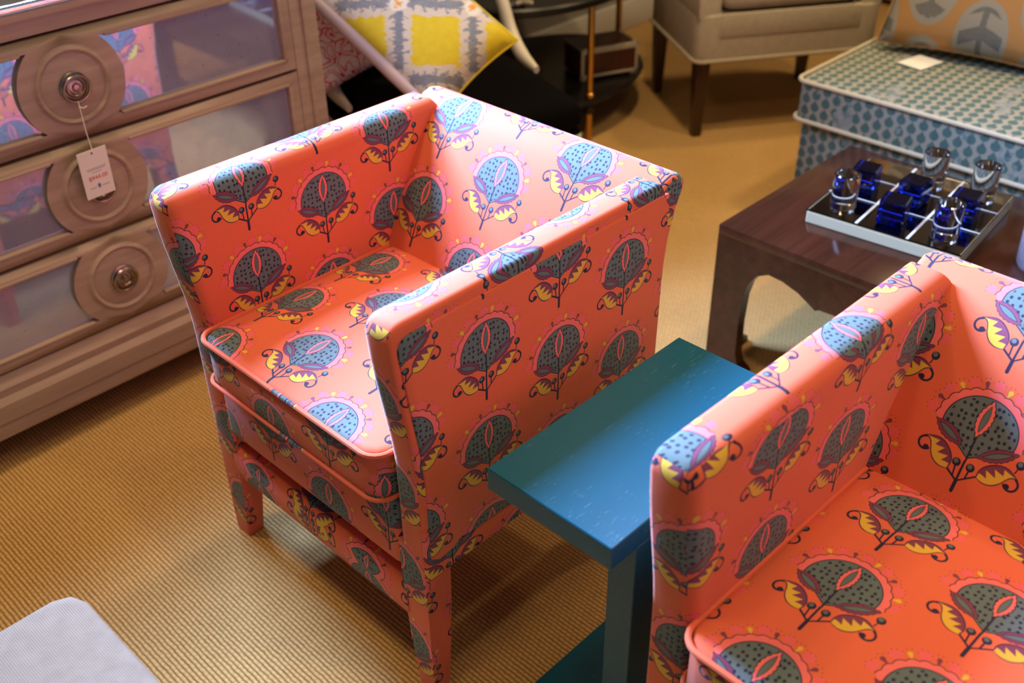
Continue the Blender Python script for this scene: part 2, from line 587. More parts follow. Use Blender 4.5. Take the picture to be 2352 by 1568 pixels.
# ------------------------------------------------------------------ mesh helpers
def link(name, bm, mat, parent=None, smooth=True, uv=None, loc=None, rotz=None, angle=40):
    me = bpy.data.meshes.new(name)
    bmesh.ops.recalc_face_normals(bm, faces=bm.faces[:])
    if uv:
        ul = bm.loops.layers.uv.verify()
        bm.normal_update()
        for f in bm.faces:
            n = f.normal
            for lp in f.loops:
                lp[ul].uv = uv(lp.vert.co, n)
    if smooth:
        for f in bm.faces:
            f.smooth = True
        for e in bm.edges:
            if len(e.link_faces) == 2 and e.calc_face_angle(0) > math.radians(angle):
                e.smooth = False
    bm.to_mesh(me)
    bm.free()
    me.materials.append(mat)
    o = bpy.data.objects.new(name, me)
    COL.objects.link(o)
    if parent is not None:
        o.parent = parent
    if loc is not None:
        o.location = loc
    if rotz is not None:
        o.rotation_euler = (0, 0, rotz)
    return o


def tag(o, label, cat, group=None):
    o['label'] = label
    o['category'] = cat
    if group:
        o['group'] = group
    return o


def thing(name, label, cat, loc=(0, 0, 0), rotz=0.0, group=None):
    o = bpy.data.objects.new(name, None)
    COL.objects.link(o)
    o.empty_display_size = 0.05
    o.location = loc
    o.rotation_euler = (0, 0, rotz)
    return tag(o, label, cat, group)


def structure(o):
    o['kind'] = 'structure'
    return o


def boxuv(co, n):
    ax = max(range(3), key=lambda i: abs(n[i]))
    if ax == 0:
        return (co.y * (1 if n.x > 0 else -1), co.z)
    if ax == 1:
        return (co.x * (-1 if n.y > 0 else 1), co.z)
    return (co.x, co.y)


def bm_box(x0, x1, y0, y1, z0, z1, bev=0.0, seg=2, bm=None):
    own = bmesh.new()
    bmesh.ops.create_cube(own, size=1.0)
    for v in own.verts:
        v.co = Vector(((x0 + x1) / 2 + v.co.x * (x1 - x0), (y0 + y1) / 2 + v.co.y * (y1 - y0), (z0 + z1) / 2 + v.co.z * (z1 - z0)))
    if bev > 0:
        bmesh.ops.bevel(own, geom=own.edges[:], offset=bev, segments=seg, profile=0.5, affect='EDGES')
    if bm is None:
        return own
    me = bpy.data.meshes.new('tmp')
    own.to_mesh(me)
    own.free()
    bm.from_mesh(me)
    bpy.data.meshes.remove(me)
    return bm


def bm_prism(pts, axis, a0, a1, bev=0.0, seg=3, bev_sel=None):
    """polygon pts (in the two other axes, in order) extruded along axis from a0 to a1"""
    bm = bmesh.new()

    def P(p, a):
        if axis == 'X':
            return (a, p[0], p[1])
        if axis == 'Y':
            return (p[0], a, p[1])
        return (p[0], p[1], a)
    v0 = [bm.verts.new(P(p, a0)) for p in pts]
    v1 = [bm.verts.new(P(p, a1)) for p in pts]
    bm.faces.new(v0)
    bm.faces.new(v1[::-1])
    n = len(pts)
    for i in range(n):
        bm.faces.new((v0[i], v0[(i + 1) % n], v1[(i + 1) % n], v1[i]))
    bmesh.ops.recalc_face_normals(bm, faces=bm.faces[:])
    if bev > 0:
        ends = [e for e in bm.edges if abs(P((0, 0), 1)['XYZ'.index(axis)]) and
                abs(e.verts[0].co['XYZ'.index(axis)] - e.verts[1].co['XYZ'.index(axis)]) < 1e-6]
        if bev_sel:
            ends = [e for e in ends if bev_sel(e)]
        bmesh.ops.bevel(bm, geom=ends, offset=bev, segments=seg, profile=0.5, affect='EDGES', clamp_overlap=True)
    return bm


def bm_lathe(prof, n=32, bm=None, center=(0, 0, 0), axis='Z'):
    bm = bm or bmesh.new()
    c = Vector(center)

    def P(r, h, a):
        q = (r * math.cos(a), r * math.sin(a), h)
        if axis == 'X':
            q = (q[2], q[0], q[1])
        return c + Vector(q)
    rings = []
    for r, h in prof:
        if r < 1e-6:
            rings.append([bm.verts.new(P(0, h, 0))])
        else:
            rings.append([bm.verts.new(P(r, h, 2 * math.pi * k / n)) for k in range(n)])
    for a, b_ in zip(rings, rings[1:]):
        for k in range(n):
            k2 = (k + 1) % n
            if len(a) == 1 and len(b_) == 1:
                continue
            if len(a) == 1:
                bm.faces.new((a[0], b_[k], b_[k2]))
            elif len(b_) == 1:
                bm.faces.new((a[k], b_[0], a[k2]))
            else:
                bm.faces.new((a[k], b_[k], b_[k2], a[k2]))
    return bm


def bm_tube(pts, rad, n=8, closed=False, bm=None, flat=1.0):
    bm = bm or bmesh.new()
    pts = [Vector(p) for p in pts]
    N = len(pts)
    rings = []
    prev = None
    for i, p in enumerate(pts):
        if closed:
            t = pts[(i + 1) % N] - pts[i - 1]
        else:
            t = pts[min(i + 1, N - 1)] - pts[max(i - 1, 0)]
        t.normalize()
        ref = prev if prev is not None else (Vector((0, 0, 1)) if abs(t.z) < 0.9 else Vector((1, 0, 0)))
        side = t.cross(ref).normalized()
        up = side.cross(t).normalized()
        prev = up
        r = rad[i] if isinstance(rad, (list, tuple)) else rad
        rings.append([bm.verts.new(p + (side * math.cos(2 * math.pi * k / n) * flat + up * math.sin(2 * math.pi * k / n)) * r) for k in range(n)])
    cnt = N if closed else N - 1
    for i in range(cnt):
        a, b_ = rings[i], rings[(i + 1) % N]
        for k in range(n):
            bm.faces.new((a[k], a[(k + 1) % n], b_[(k + 1) % n], b_[k]))
    if not closed:
        bm.faces.new(rings[0])
        bm.faces.new(rings[-1][::-1])
    return bm


def smoothstep(a, b_, x):
    t = max(0.0, min(1.0, (x - a) / (b_ - a)))
    return t * t * (3 - 2 * t)


def spline(pts, n=10):
    """Catmull-Rom through points"""
    P = [Vector(p) for p in pts]
    P = [P[0] * 2 - P[1]] + P + [P[-1] * 2 - P[-2]]
    out = []
    for i in range(1, len(P) - 2):
        for k in range(n):
            t = k / n
            a, b_, c, d = P[i - 1], P[i], P[i + 1], P[i + 2]
            out.append(0.5 * ((2 * b_) + (c - a) * t + (2 * a - 5 * b_ + 4 * c - d) * t * t + (3 * b_ - a - 3 * c + d) * t ** 3))
    out.append(P[-2])
    return out


def bm_cushion(x0, x1, y0, y1, z0, z1, r=0.02, crown=0.02, nx=16, ny=16, bow=0.0):
    """boxed cushion: rounded box grown from a grid, the top crowned, corners rounded"""
    bm = bmesh.new()
    hx, hy = (x1 - x0) / 2, (y1 - y0) / 2
    cx, cy = (x0 + x1) / 2, (y0 + y1) / 2

    def outline(k, per):
        # walk around rounded rectangle
        s = k / per * 4.0
        side = int(s) % 4
        t = s - int(s)
        q = [(-1 + 2 * t, -1), (1, -1 + 2 * t), (1 - 2 * t, 1), (-1, 1 - 2 * t)][side]
        return q
    per = 4 * max(nx, ny)
    cr = min(0.035, hx * 0.5, hy * 0.5)
    prof = []
    for i in range(5):
        a = math.pi / 2 * i / 4
        prof.append((r * (1 - math.sin(a)), z0 + r * (1 - math.cos(a))))
    for i in range(5):
        a = math.pi / 2 * i / 4
        prof.append((r * (1 - math.cos(a)), z1 - r + r * math.sin(a)))
    rings = []
    for inset, z in prof:
        ring = []
        for k in range(per):
            qx, qy = outline(k, per)
            px, py = qx * (hx - inset), qy * (hy - inset)
            # corner rounding
            dx, dy = abs(px) - (hx - inset - cr), abs(py) - (hy - inset - cr)
            if dx > 0 and dy > 0:
                L = math.hypot(dx, dy)
                if L > 1e-9:
                    f = cr / max(L, 1e-9) if L > cr else 1.0
                    px = math.copysign(hx - inset - cr + dx * f, px)
                    py = math.copysign(hy - inset - cr + dy * f, py)
            zz = (z - z0) / (z1 - z0)
            bl = bow * math.sin(math.pi * zz) * (1 - (px / hx) ** 2 if abs(qy) >= 0.999 else 1 - (py / hy) ** 2)
            if abs(qy) >= 0.999:
                py += math.copysign(bl, qy)
            else:
                px += math.copysign(bl, qx)
            ring.append(bm.verts.new((cx + px, cy + py, z)))
        rings.append(ring)
    # inner rings towards the centre on top and bottom
    def cap(ring, z, sgn):
        cur = ring
        for j in range(1, 7):
            f = 1 - j / 7
            nxt = []
            for v in ring:
                px, py = (v.co.x - cx) * f, (v.co.y - cy) * f
                h = crown * (1 - (px / hx) ** 2) * (1 - (py / hy) ** 2) if sgn > 0 else 0
                nxt.append(bm.verts.new((cx + px, cy + py, z + h)))
            for k in range(per):
                k2 = (k + 1) % per
                bm.faces.new((cur[k], cur[k2], nxt[k2], nxt[k]))
            cur = nxt
        cv = bm.verts.new((cx, cy, z + (crown if sgn > 0 else 0)))
        for k in range(per):
            bm.faces.new((cur[k], cur[(k + 1) % per], cv))
    for a, b_ in zip(rings, rings[1:]):
        for k in range(per):
            k2 = (k + 1) % per
            bm.faces.new((a[k], a[k2], b_[k2], b_[k]))
    cap(rings[-1], z1, 1)
    cap(rings[0], z0, -1)
    return bm


def rounded_loop(x0, x1, y0, y1, z, r, n=6, zf=None):
    pts = []
    for cx, cy, a0 in ((x1 - r, y1 - r, 0), (x0 + r, y1 - r, 90), (x0 + r, y0 + r, 180), (x1 - r, y0 + r, 270)):
        for k in range(n + 1):
            a = math.radians(a0 + 90 * k / n)
            pts.append((cx + r * math.cos(a), cy + r * math.sin(a), z))
    # subdivide long runs
    out = []
    for a, b_ in zip(pts, pts[1:] + pts[:1]):
        A, B = Vector(a), Vector(b_)
        k = max(1, int((B - A).length / 0.03))
        for j in range(k):
            out.append(A.lerp(B, j / k))
    return out


def bm_pillow(w, h, t, n=20, pinch=0.06):
    """knife-edge pillow in local x,z plane, thickness along y; centre at origin"""
    bm = bmesh.new()
    front, back = {}, {}
    for i in range(n + 1):
        for j in range(n + 1):
            a, c = -1 + 2 * i / n, -1 + 2 * j / n
            th = (max(0, (1 - a * a)) * max(0, (1 - c * c))) ** 0.42
            px = a * w / 2 * (1 - pinch * (1 - c * c) * a * a)
            pz = c * h / 2 * (1 - pinch * (1 - a * a) * c * c)
            front[i, j] = bm.verts.new((px, -t / 2 * th, pz))
            if 0 < i < n and 0 < j < n:
                back[i, j] = bm.verts.new((px, t / 2 * th, pz))
            else:
                back[i, j] = front[i, j]
    for i in range(n):
        for j in range(n):
            bm.faces.new((front[i, j], front[i + 1, j], front[i + 1, j + 1], front[i, j + 1]))
            bm.faces.new((back[i, j], back[i, j + 1], back[i + 1, j + 1], back[i + 1, j]))
    return bm


# ------------------------------------------------------------------ the room
RX1, RY0, RY1 = 3.2, -3.4, 5.05
structure(link('floor', bm_box(WALL_X - 0.15, RX1, RY0, RY1, -0.05, 0.0), M['carpet']))
structure(link('ceiling', bm_box(WALL_X - 0.15, RX1, RY0, RY1, CEIL, CEIL + 0.08), M['ceiling']))
structure(link('wall_back', bm_box(WALL_X - 0.15, RX1, RY1, RY1 + 0.1, 0, CEIL), M['wall']))
structure(link('wall_right', bm_box(RX1, RX1 + 0.1, RY0, RY1, 0, CEIL), M['wall']))
structure(link('wall_front', bm_box(WALL_X - 0.15, RX1, RY0 - 0.1, RY0, 0, CEIL), M['wall']))
wl = bmesh.new()
JOG = 1.56  # unseen step in the wall, made up so the window stands closer
for (y0, y1, z0, z1) in ((RY0, WIN_Y0, 0, CEIL), (WIN_Y1, JOG, 0, CEIL), (WIN_Y0, WIN_Y1, 0, WIN_Z0), (WIN_Y0, WIN_Y1, WIN_Z1, CEIL)):
    bm_box(WALL_XN - 0.12, WALL_XN, y0, y1, z0, z1, bm=wl)
bm_box(WALL_X - 0.12, WALL_X, JOG - 0.12, RY1, 0, CEIL, bm=wl)
bm_box(WALL_X, WALL_XN - 0.12, JOG - 0.12, JOG, 0, CEIL, bm=wl)
structure(link('wall_left', wl, M['wall']))
wf = bmesh.new()
for k in range(3):
    y = WIN_Y0 + (WIN_Y1 - WIN_Y0) * k / 2
    bm_box(WALL_XN - 0.08, WALL_XN - 0.03, y - 0.02, y + 0.02, WIN_Z0, WIN_Z1, bm=wf)
for z in (WIN_Z0 + 0.02, (WIN_Z0 + WIN_Z1) / 2, WIN_Z1 - 0.02):
    bm_box(WALL_XN - 0.08, WALL_XN - 0.03, WIN_Y0, WIN_Y1, z - 0.02, z + 0.02, bm=wf)
structure(link('window_1', wf, M['trim']))
structure(link('baseboard_left', bm_box(WALL_X, WALL_X + 0.02, 1.6, RY1, 0, 0.13, 0.004), M['trim']))
structure(link('trim_1', bm_box(WALL_X, WALL_X + 0.03, 2.0, RY1, 0.30, 0.335, 0.004), M['slot']))


# ------------------------------------------------------------------ printed armchairs
def arc_uv_back(prof):
    cum = [0.0]
    for a, b_ in zip(prof, prof[1:]):
        cum.append(cum[-1] + math.hypot(b_[0] - a[0], b_[1] - a[1]))

    def f(y, z):
        best = (1e9, 0)
        for i, (a, b_) in enumerate(zip(prof, prof[1:])):
            dx, dz = b_[0] - a[0], b_[1] - a[1]
            L2 = dx * dx + dz * dz
            t = max(0, min(1, ((y - a[0]) * dx + (z - a[1]) * dz) / L2)) if L2 > 0 else 0
            d = math.hypot(y - a[0] - t * dx, z - a[1] - t * dz)
            if d < best[0]:
                best = (d, cum[i] + t * math.sqrt(L2))
        return best[1]
    return f


HW = 0.317       # half width outside
AT = 0.066       # arm thickness
TOP = 0.812


def arm_front_y(z):
    return -0.320 - 0.030 * smoothstep(0.50, 0.80, z)


def make_armchair(label, loc, rotz, ph):
    t = thing('printed_armchair', label, 'armchair', loc, rotz, 'orange printed armchairs')
    mat = M['print']
    # arms -------------------------------------------------
    zb = 0.30
    for s in (-1, 1):
        pts = [(0.245, zb), (0.252, 0.60), (0.262, TOP - 0.02), (0.25, TOP)]
        pts += [(y_, TOP) for y_ in (0.16, 0.06, -0.04, -0.14, -0.22)]
        r = 0.028
        cyc, czc = arm_front_y(TOP) + r, TOP - r
        pts += [(cyc - r * math.sin(math.radians(a)), czc + r * math.cos(math.radians(a))) for a in range(0, 91, 15)]
        pts += [(arm_front_y(z_), z_) for z_ in (0.74, 0.70, 0.66, 0.62, 0.58, 0.54, 0.50, 0.42)]
        pts += [(arm_front_y(zb), zb)]
        xi, xo = s * (HW - AT), s * HW
        bm = bm_prism(pts, 'X', min(xi, xo), max(xi, xo))
        rim = []
        for e in bm.edges:
            a, b_ = e.verts
            if abs(a.co.x - b_.co.x) < 1e-6 and max(a.co.y, b_.co.y) < 0.262 and (a.co.z + b_.co.z) / 2 > zb + 0.001:
                if (a.co.y + b_.co.y) / 2 < 0.25 or (a.co.z + b_.co.z) / 2 > TOP - 0.001:
                    rim.append(e)
        inner = [e for e in rim if abs(e.verts[0].co.x - xi) < 1e-6]
        outer = [e for e in rim if abs(e.verts[0].co.x - xo) < 1e-6]
        bmesh.ops.bevel(bm, geom=outer, offset=0.009, segments=3, profile=0.5, affect='EDGES')
        inner = [e for e in inner if e.is_valid]
        bmesh.ops.bevel(bm, geom=inner, offset=0.024, segments=5, profile=0.5, affect='EDGES')

        def uv(co, n, s=s, xi=xi):
            ux = co.y * (-s) + (-ph['arm'][0] if s < 0 else 0.07)
            vz = co.z - ph['arm'][1]
            if s < 0 and ph.get('ease') and ux < 0:      # cloth eased towards the front edge
                vz -= 0.03 * min(1.0, -ux / 0.15)
                ux *= 0.78
            if n.y < -0.75:
                return (co.x - s * 0.253, co.z - 0.587)
            if abs(n.x) > 0.7 and n.x * s < 0:
                return (ux, vz)
            over = abs(co.x - xi)
            return (ux, vz + over)
        link('arm', bm, mat, t, uv=uv)
        # outside panel
        po = [(0.262, zb - 0.004), (0.268, 0.60), (0.276, TOP - 0.022)]
        po += [(arm_front_y(TOP) + 0.035, TOP - 0.022)]
        for a in range(30, 91, 20):
            po.append((arm_front_y(TOP) + 0.035 - 0.022 * math.sin(math.radians(a)), TOP - 0.044 + 0.022 * math.cos(math.radians(a))))
        po += [(arm_front_y(z_) + 0.013, z_) for z_ in (0.74, 0.66, 0.58, 0.50)]
        po += [(-0.307, zb + 0.05), (-0.306, 0.345), (-0.29, 0.335), (-0.262, 0.338), (-0.24, zb + 0.05)]
        po += [(-0.22, zb + 0.046), (0.18, zb + 0.044), (0.22, zb + 0.03)]
        a0, a1 = s * (HW - 0.006), s * (HW + 0.0035)
        bm = bm_prism(po, 'X', min(a0, a1), max(a0, a1), bev=0.003, seg=2)
        link('outer_panel', bm, mat, t, uv=lambda co, n, s=s: (co.y * s + 0.173, co.z - 0.616))
    # backrest ----------------------------------------------
    front = [(0.075, 0.44), (0.095, 0.52), (0.130, 0.60), (0.172, 0.68), (0.212, 0.745), (0.245, 0.785), (0.272, 0.806)]
    crest = [(0.292, 0.812), (0.312, 0.808), (0.325, 0.796), (0.326, 0.782), (0.318, 0.765), (0.306, 0.74)]
    rear = [(0.292, 0.69), (0.282, 0.62), (0.276, 0.50), (0.273, 0.36), (0.271, zb + 0.035)]
    under = [(0.12, zb + 0.035)]
    prof = front + crest + rear
    bm = bm_prism(prof + under, 'X', -HW + 0.002, HW - 0.002, bev=0.016, seg=3, bev_sel=lambda e: e.verts[0].co.y > 0.2 or e.verts[0].co.z > 0.5)
    fu = arc_uv_back(prof)

    def uvb(co, n):
        if abs(n.x) > 0.8:
            return (co.y * (1 if n.x > 0 else -1) + 0.177, co.z - 0.617)
        return (co.x - ph['back'][0], fu(co.y, co.z) - ph['back'][1])
    link('backrest', bm, mat, t, uv=uvb)
    # seat cushion -------------------------------------------
    x0, x1, y0, y1, z0, z1 = -0.249, 0.249, -0.345, 0.13, 0.443, 0.543
    bm = bm_cushion(x0, x1, y0, y1, z0, z1, 0.012, 0.022, bow=0.010)

    def uvs(co, n):
        if n.z > 0.6:
            return (co.x - ph['seat'][0], co.y - ph['seat'][1])
        if n.y < -0.5:
            return (co.x - ph['seat'][0], y0 - ph['seat'][1] - (z1 - co.z))
        return (co.y, co.z)
    seat = link('seat_cushion', bm, mat, t, uv=uvs, angle=80)
    for zz in (z1 - 0.004, z0 + 0.004):
        lp = rounded_loop(x0 - 0.002, x1 + 0.002, y0 - 0.004, y1, zz, 0.034)
        link('piping', bm_tube(lp, 0.0046 if zz > 0.5 else 0.0036, 8, True), mat, seat, uv=lambda co, n: (co.x, 0.085) if -0.03 < co.x < 0.05 and co.y < 0 else (0.03, -0.017))
    # rails --------------------------------------------------
    link('front_rail', bm_box(-0.255, 0.255, -0.322, -0.275, 0.295, 0.442, 0.012, 3), mat, t,
         uv=lambda co, n: (co.x + 0.10, co.z - 0.335) if abs(n.z) < 0.7 else (co.x, co.y))
    link('rear_rail', bm_box(-0.255, 0.255, 0.20, 0.262, 0.29, 0.36, 0.01, 2), mat, t, uv=boxuv)
    # stretcher ----------------------------------------------
    pts = []
    for k in range(16):
        a = 2 * math.pi * k / 16
        ca, sa = math.cos(a), math.sin(a)
        pts.append((-0.298 + 0.024 * math.copysign(abs(ca) ** 0.75, ca), 0.213 + 0.046 * math.copysign(abs(sa) ** 0.75, sa)))
    bm = bm_prism(pts, 'X', -0.262, 0.262)

    def uvr(co, n):
        return (co.x + 0.015, co.z - 0.20 + (co.y + 0.29) * (0.6 if co.z > 0.213 else -0.6))
    link('stretcher', bm, mat, t, uv=uvr, angle=60)
    # legs ---------------------------------------------------
    for sx in (-1, 1):
        for sy in (-1, 1):
            bm = bmesh.new()
            rings = []
            yo = -0.3192 if sy < 0 else 0.268
            for z_, wx, wy in ((0.0, 0.040, 0.036), (0.006, 0.043, 0.039), (0.12, 0.052, 0.046), (0.24, 0.061, 0.054), (0.36, 0.067, 0.060)):
                xo = sx * (HW - 0.0035)
                xi = xo - sx * wx
                yi = yo + wy if sy < 0 else yo - wy
                rings.append([bm.verts.new(c) for c in ((xo, yo, z_), (xi, yo, z_), (xi, yi, z_), (xo, yi, z_))])
            for a, b_ in zip(rings, rings[1:]):
                for k in range(4):
                    bm.faces.new((a[k], a[(k + 1) % 4], b_[(k + 1) % 4], b_[k]))
            bm.faces.new(rings[0])
            bm.faces.new(rings[-1])
            vert = [e for e in bm.edges if abs(e.verts[0].co.z - e.verts[1].co.z) > 0.004]
            bmesh.ops.bevel(bm, geom=vert, offset=0.007, segments=3, profile=0.5, affect='EDGES')

            def uvl(co, n, sx=sx):
                base = co.x - sx * 0.253
                if abs(n.x) > 0.7:
                    return (co.y + 0.32 + 0.055, co.z - 0.20)
                return (base, co.z - 0.217)
            link('leg', bm, mat, t, uv=uvl)
    return t


make_armchair('orange thistle-print armchair with square arms in front of the drawer chest', (-1.263, 1.065, 0), 0.0,
              dict(arm=(-0.204, 0.716), back=(-0.190, 0.325), seat=(-0.204, -0.237)))
make_armchair('orange thistle-print armchair standing against the leg side of the teal side table', (-0.215, 1.105, 0), math.radians(-1.2),
              dict(ease=True, arm=(-0.143, 0.654), back=(-0.127, 0.335), seat=(-0.147, -0.036)))

# ------------------------------------------------------------------ teal side table
t = thing('side_table', 'teal painted C-shaped side table between the two orange armchairs', 'side table', (-0.712, 1.005, 0))
link('table_top', bm_box(-0.116, 0.116, -0.227, 0.227, 0.560, 0.600, 0.0015, 1), M['teal'], t, smooth=False)
link('leg_panel', bm_box(0.068, 0.1155, -0.172, 0.172, 0.030, 0.560, 0.0012, 1), M['teal'], t, smooth=False)
link('base_plate', bm_box(-0.116, 0.116, -0.227, 0.227, 0.0, 0.030, 0.0015, 1), M['teal'], t, smooth=False)

# ------------------------------------------------------------------ chest of drawers
DX = -2.13
DYC, DHW = 0.862, 0.63
t = thing('drawer_chest', 'washed oak drawer chest with antique mirror panels and round medallion pulls', 'chest', (DX, DYC, 0))
Y0, Y1 = -DHW, DHW
body = bmesh.new()
bm_box(-0.46, -0.022, Y0, Y1, 0.09, 0.965, bm=body)
link('carcass', body, M['oak'], t, smooth=False)
for s in (-1, 1):
    st = bm_box(-0.022, 0.0, min(s * 0.553, s * DHW), max(s * 0.553, s * DHW), 0.235, 0.925, 0.003, 2)
    link('stile', st, M['oak'], t)
    link('stile_bead', bm_box(-0.004, 0.006, min(s * 0.585, s * 0.598), max(s * 0.585, s * 0.598), 0.24, 0.92, 0.004, 2), M['oak'], t)
    for k in (-1, 1):
        link('foot', bm_box(-0.42 if k < 0 else -0.12, -0.36 if k < 0 else -0.06, s * 0.55 - 0.03, s * 0.55 + 0.03, 0, 0.09, 0.005, 2), M['oak'], t)
link('frieze_rail', bm_box(-0.022, 0.004, Y0, Y1, 0.929, 0.965, 0.002, 1), M['oak'], t)
link('top_moulding', bm_box(-0.47, 0.016, Y0 - 0.012, Y1 + 0.012, 0.962, 0.984, 0.006, 3), M['oak'], t)
link('top_panel', bm_box(-0.472, 0.020, Y0 - 0.015, Y1 + 0.015, 0.984, 1.000, 0.004, 2), M['mirrorclean'], t)
# plinth mouldings
link('plinth', bm_prism([(-0.30, 0.085), (0.014, 0.085), (0.018, 0.10), (0.014, 0.118), (0.020, 0.128), (0.020, 0.170), (0.010, 0.186), (0.012, 0.205), (0.002, 0.222), (0.0, 0.233), (-0.30, 0.233)], 'Y', Y0 - 0.004, Y1 + 0.004), M['oak'], t, angle=30)

DRAW = [(0.699, 0.923), (0.472, 0.690), (0.239, 0.463)]
RM = 0.116


def drawer_frame(bm, z0, z1, yh, bw, RMx, d0, d1):
    """frame of the drawer front with a mirror opening each side of the medallion (built as a flat plate with two openings)"""
    zc = (z0 + z1) / 2

    def P(y, z, x):
        return bm.verts.new((x, y, z))
    for s in (-1, 1):
        # inner opening outline (from medallion circle to frame)
        zi0, zi1 = z0 + bw, z1 - bw
        hz = (zi1 - zi0) / 2
        a_max = math.asin(min(1, hz / RMx))
        N = 14
        arc = []
        for k in range(N + 1):
            a = -a_max + 2 * a_max * k / N
            arc.append((s * RMx * math.cos(a), zc + RMx * math.sin(a)))
        inner = arc + [(s * (yh - bw), zi1), (s * (yh - bw), zi0)]
        # outer outline matching count: project arc points to the centre line
        outer = [(0.0, z0 + (z1 - z0) * k / N) for k in range(N + 1)] + [(s * yh, z1), (s * yh, z0)]
        fo = [P(y, z, d1) for y, z in outer]
        fi = [P(y, z, d1) for y, z in inner]
        bi = [P(y, z, d0) for y, z in inner]
        bo = [P(y, z, d0) for y, z in outer]
        n = len(inner)
        for k in range(n):
            k2 = (k + 1) % n
            if k != n - 1 or True:
                bm.faces.new((fo[k], fo[k2], fi[k2], fi[k]))
            bm.faces.new((fi[k], fi[k2], bi[k2], bi[k]))
            bm.faces.new((bo[k], bo[k2], fo[k2], fo[k]))
    bmesh.ops.remove_doubles(bm, verts=bm.verts[:], dist=1e-5)


for z0, z1 in DRAW:
    zc = (z0 + z1) / 2
    bm = bmesh.new()
    drawer_frame(bm, z0, z1, 0.549, 0.026, RM, -0.022, 0.004)
    dr = link('drawer', bm, M['oak'], t, angle=30)
    for s in (-1, 1):
        a0, a1 = sorted((s * 0.05, s * 0.535))
        link('mirror_panel', bm_box(-0.020, -0.008, a0, a1, z0 + 0.012, z1 - 0.012), M['mirror'], dr, smooth=False)
        for (zz0, zz1) in ((z0 + 0.022, z0 + 0.030), (z1 - 0.030, z1 - 0.022)):
            b0, b1 = sorted((s * 0.09, s * 0.527))
            link('frame_bead', bm_box(-0.010, 0.0075, b0, b1, zz0, zz1, 0.003, 2), M['oak'], dr)
        b0, b1 = sorted((s * 0.519, s * 0.527))
        link('frame_bead', bm_box(-0.010, 0.0075, b0, b1, z0 + 0.022, z1 - 0.022, 0.003, 2), M['oak'], dr)
    # medallion: turned disc with a sunk ring
    hz = (z1 - z0) / 2 - 0.002
    prof = [(0.0, 0.006), (0.066, 0.006), (0.069, 0.0045), (0.072, 0.0080), (0.076, 0.0105), (0.080, 0.0085), (0.083, 0.0050), (0.086, 0.0045), (0.086, -0.012)]
    med = bm_lathe([(r, h) for r, h in prof], 48, axis='X', center=(0, 0, zc))
    md = link('medallion', med, M['oak'], dr, angle=30)
    plate = bm_lathe([(0, 0.021), (0.006, 0.020), (0.009, 0.016), (0.014, 0.015), (0.017, 0.019), (0.020, 0.018), (0.023, 0.013), (0.028, 0.012), (0.031, 0.010), (0.031, 0.008)], 32, axis='X', center=(0, 0, zc))
    link('pull_plate', plate, M['pull'], dr, angle=30)
    ring = [(0.019 + 0.004 * math.sin(a), 0.0285 * math.cos(a), zc + 0.0285 * math.sin(a) - 0.004) for a in [2 * math.pi * k / 32 for k in range(32)]]
    link('ring_pull', bm_tube(ring, 0.0032, 8, True), M['pull'], dr)


# price tag on the top ring pull
def text_mesh(name, body, size, mat, parent, loc, rot, ext=0.0002):
    cu = bpy.data.curves.new(name, 'FONT')
    cu.body = body
    cu.size = size
    cu.align_x = 'CENTER'
    cu.align_y = 'CENTER'
    cu.extrude = ext
    cu.resolution_u = 3
    to = bpy.data.objects.new(name, cu)
    COL.objects.link(to)
    dg = bpy.context.evaluated_depsgraph_get()
    me = bpy.data.meshes.new_from_object(to.evaluated_get(dg))
    bpy.data.objects.remove(to)
    me.materials.clear()
    me.materials.append(mat)
    o = bpy.data.objects.new(name, me)
    COL.objects.link(o)
    o.parent = parent
    o.location = loc
    o.rotation_euler = rot
    return o


zc = (DRAW[0][0] + DRAW[0][1]) / 2
tg = thing('price_tag', 'white paper price tag hanging by a string from the chest top drawer pull', 'tag', (DX + 0.030, 0.852, 0.572))
# local: y across, z up, x toward the room; tag leans slightly
TW, TH = 0.066, 0.112
card = link('card', bm_box(-0.0006, 0.0006, -TW / 2, TW / 2, 0, TH, 0.0), M['card'], tg, smooth=False)
card.rotation_euler = (math.radians(2.0), math.radians(6), 0)
st = spline([(-0.004, 0.003, 0.212), (-0.002, 0.002, 0.185), (0.004, 0.0, 0.145), (0.0105, 0.0, TH - 0.004)], 6)
link('string', bm_tube(st, 0.0010, 6), M['string'], tg)
knot = spline([(-0.004, 0.001, 0.202), (0.0, 0.008, 0.198), (0.001, 0.017, 0.200)], 4)
link('string_knot', bm_tube(knot, 0.0010, 6), M['string'], tg)
link('eyelet', bm_lathe([(0.0, 0.0012), (0.0022, 0.0012), (0.0022, 0.0)], 12, axis='X', center=(0, 0, TH - 0.008)), M['slot'], card)
RT = (math.radians(90), 0, math.radians(90))
text_mesh('price_writing', '$944.00', 0.0135, M['red_ink'], card, (0.0010, 0.002, 0.046), RT)
for k, (wd, zz) in enumerate(((0.044, 0.068), (0.040, 0.0645), (0.022, 0.0585))):
    link('printed_line', bm_box(0.0005, 0.0009, 0.002 - wd / 2, 0.002 + wd / 2, zz, zz + 0.0016), M['grey_ink'], card, smooth=False)
for y0_, y1_ in ((-0.021, -0.007), (0.006, 0.024)):
    link('printed_line', bm_box(0.0005, 0.0009, y0_, y1_, 0.0225, 0.0245), M['grey_ink'], card, smooth=False)
fl = [(0, 0.020), (0.003, 0.022), (0.002, 0.0255), (0.0045, 0.027), (0.002, 0.029), (0, 0.033), (-0.002, 0.029), (-0.0045, 0.027), (-0.002, 0.0255), (-0.003, 0.022)]
link('printed_emblem', bm_prism(fl, 'X', 0.0005, 0.0009), M['blue_ink'], card, smooth=False)

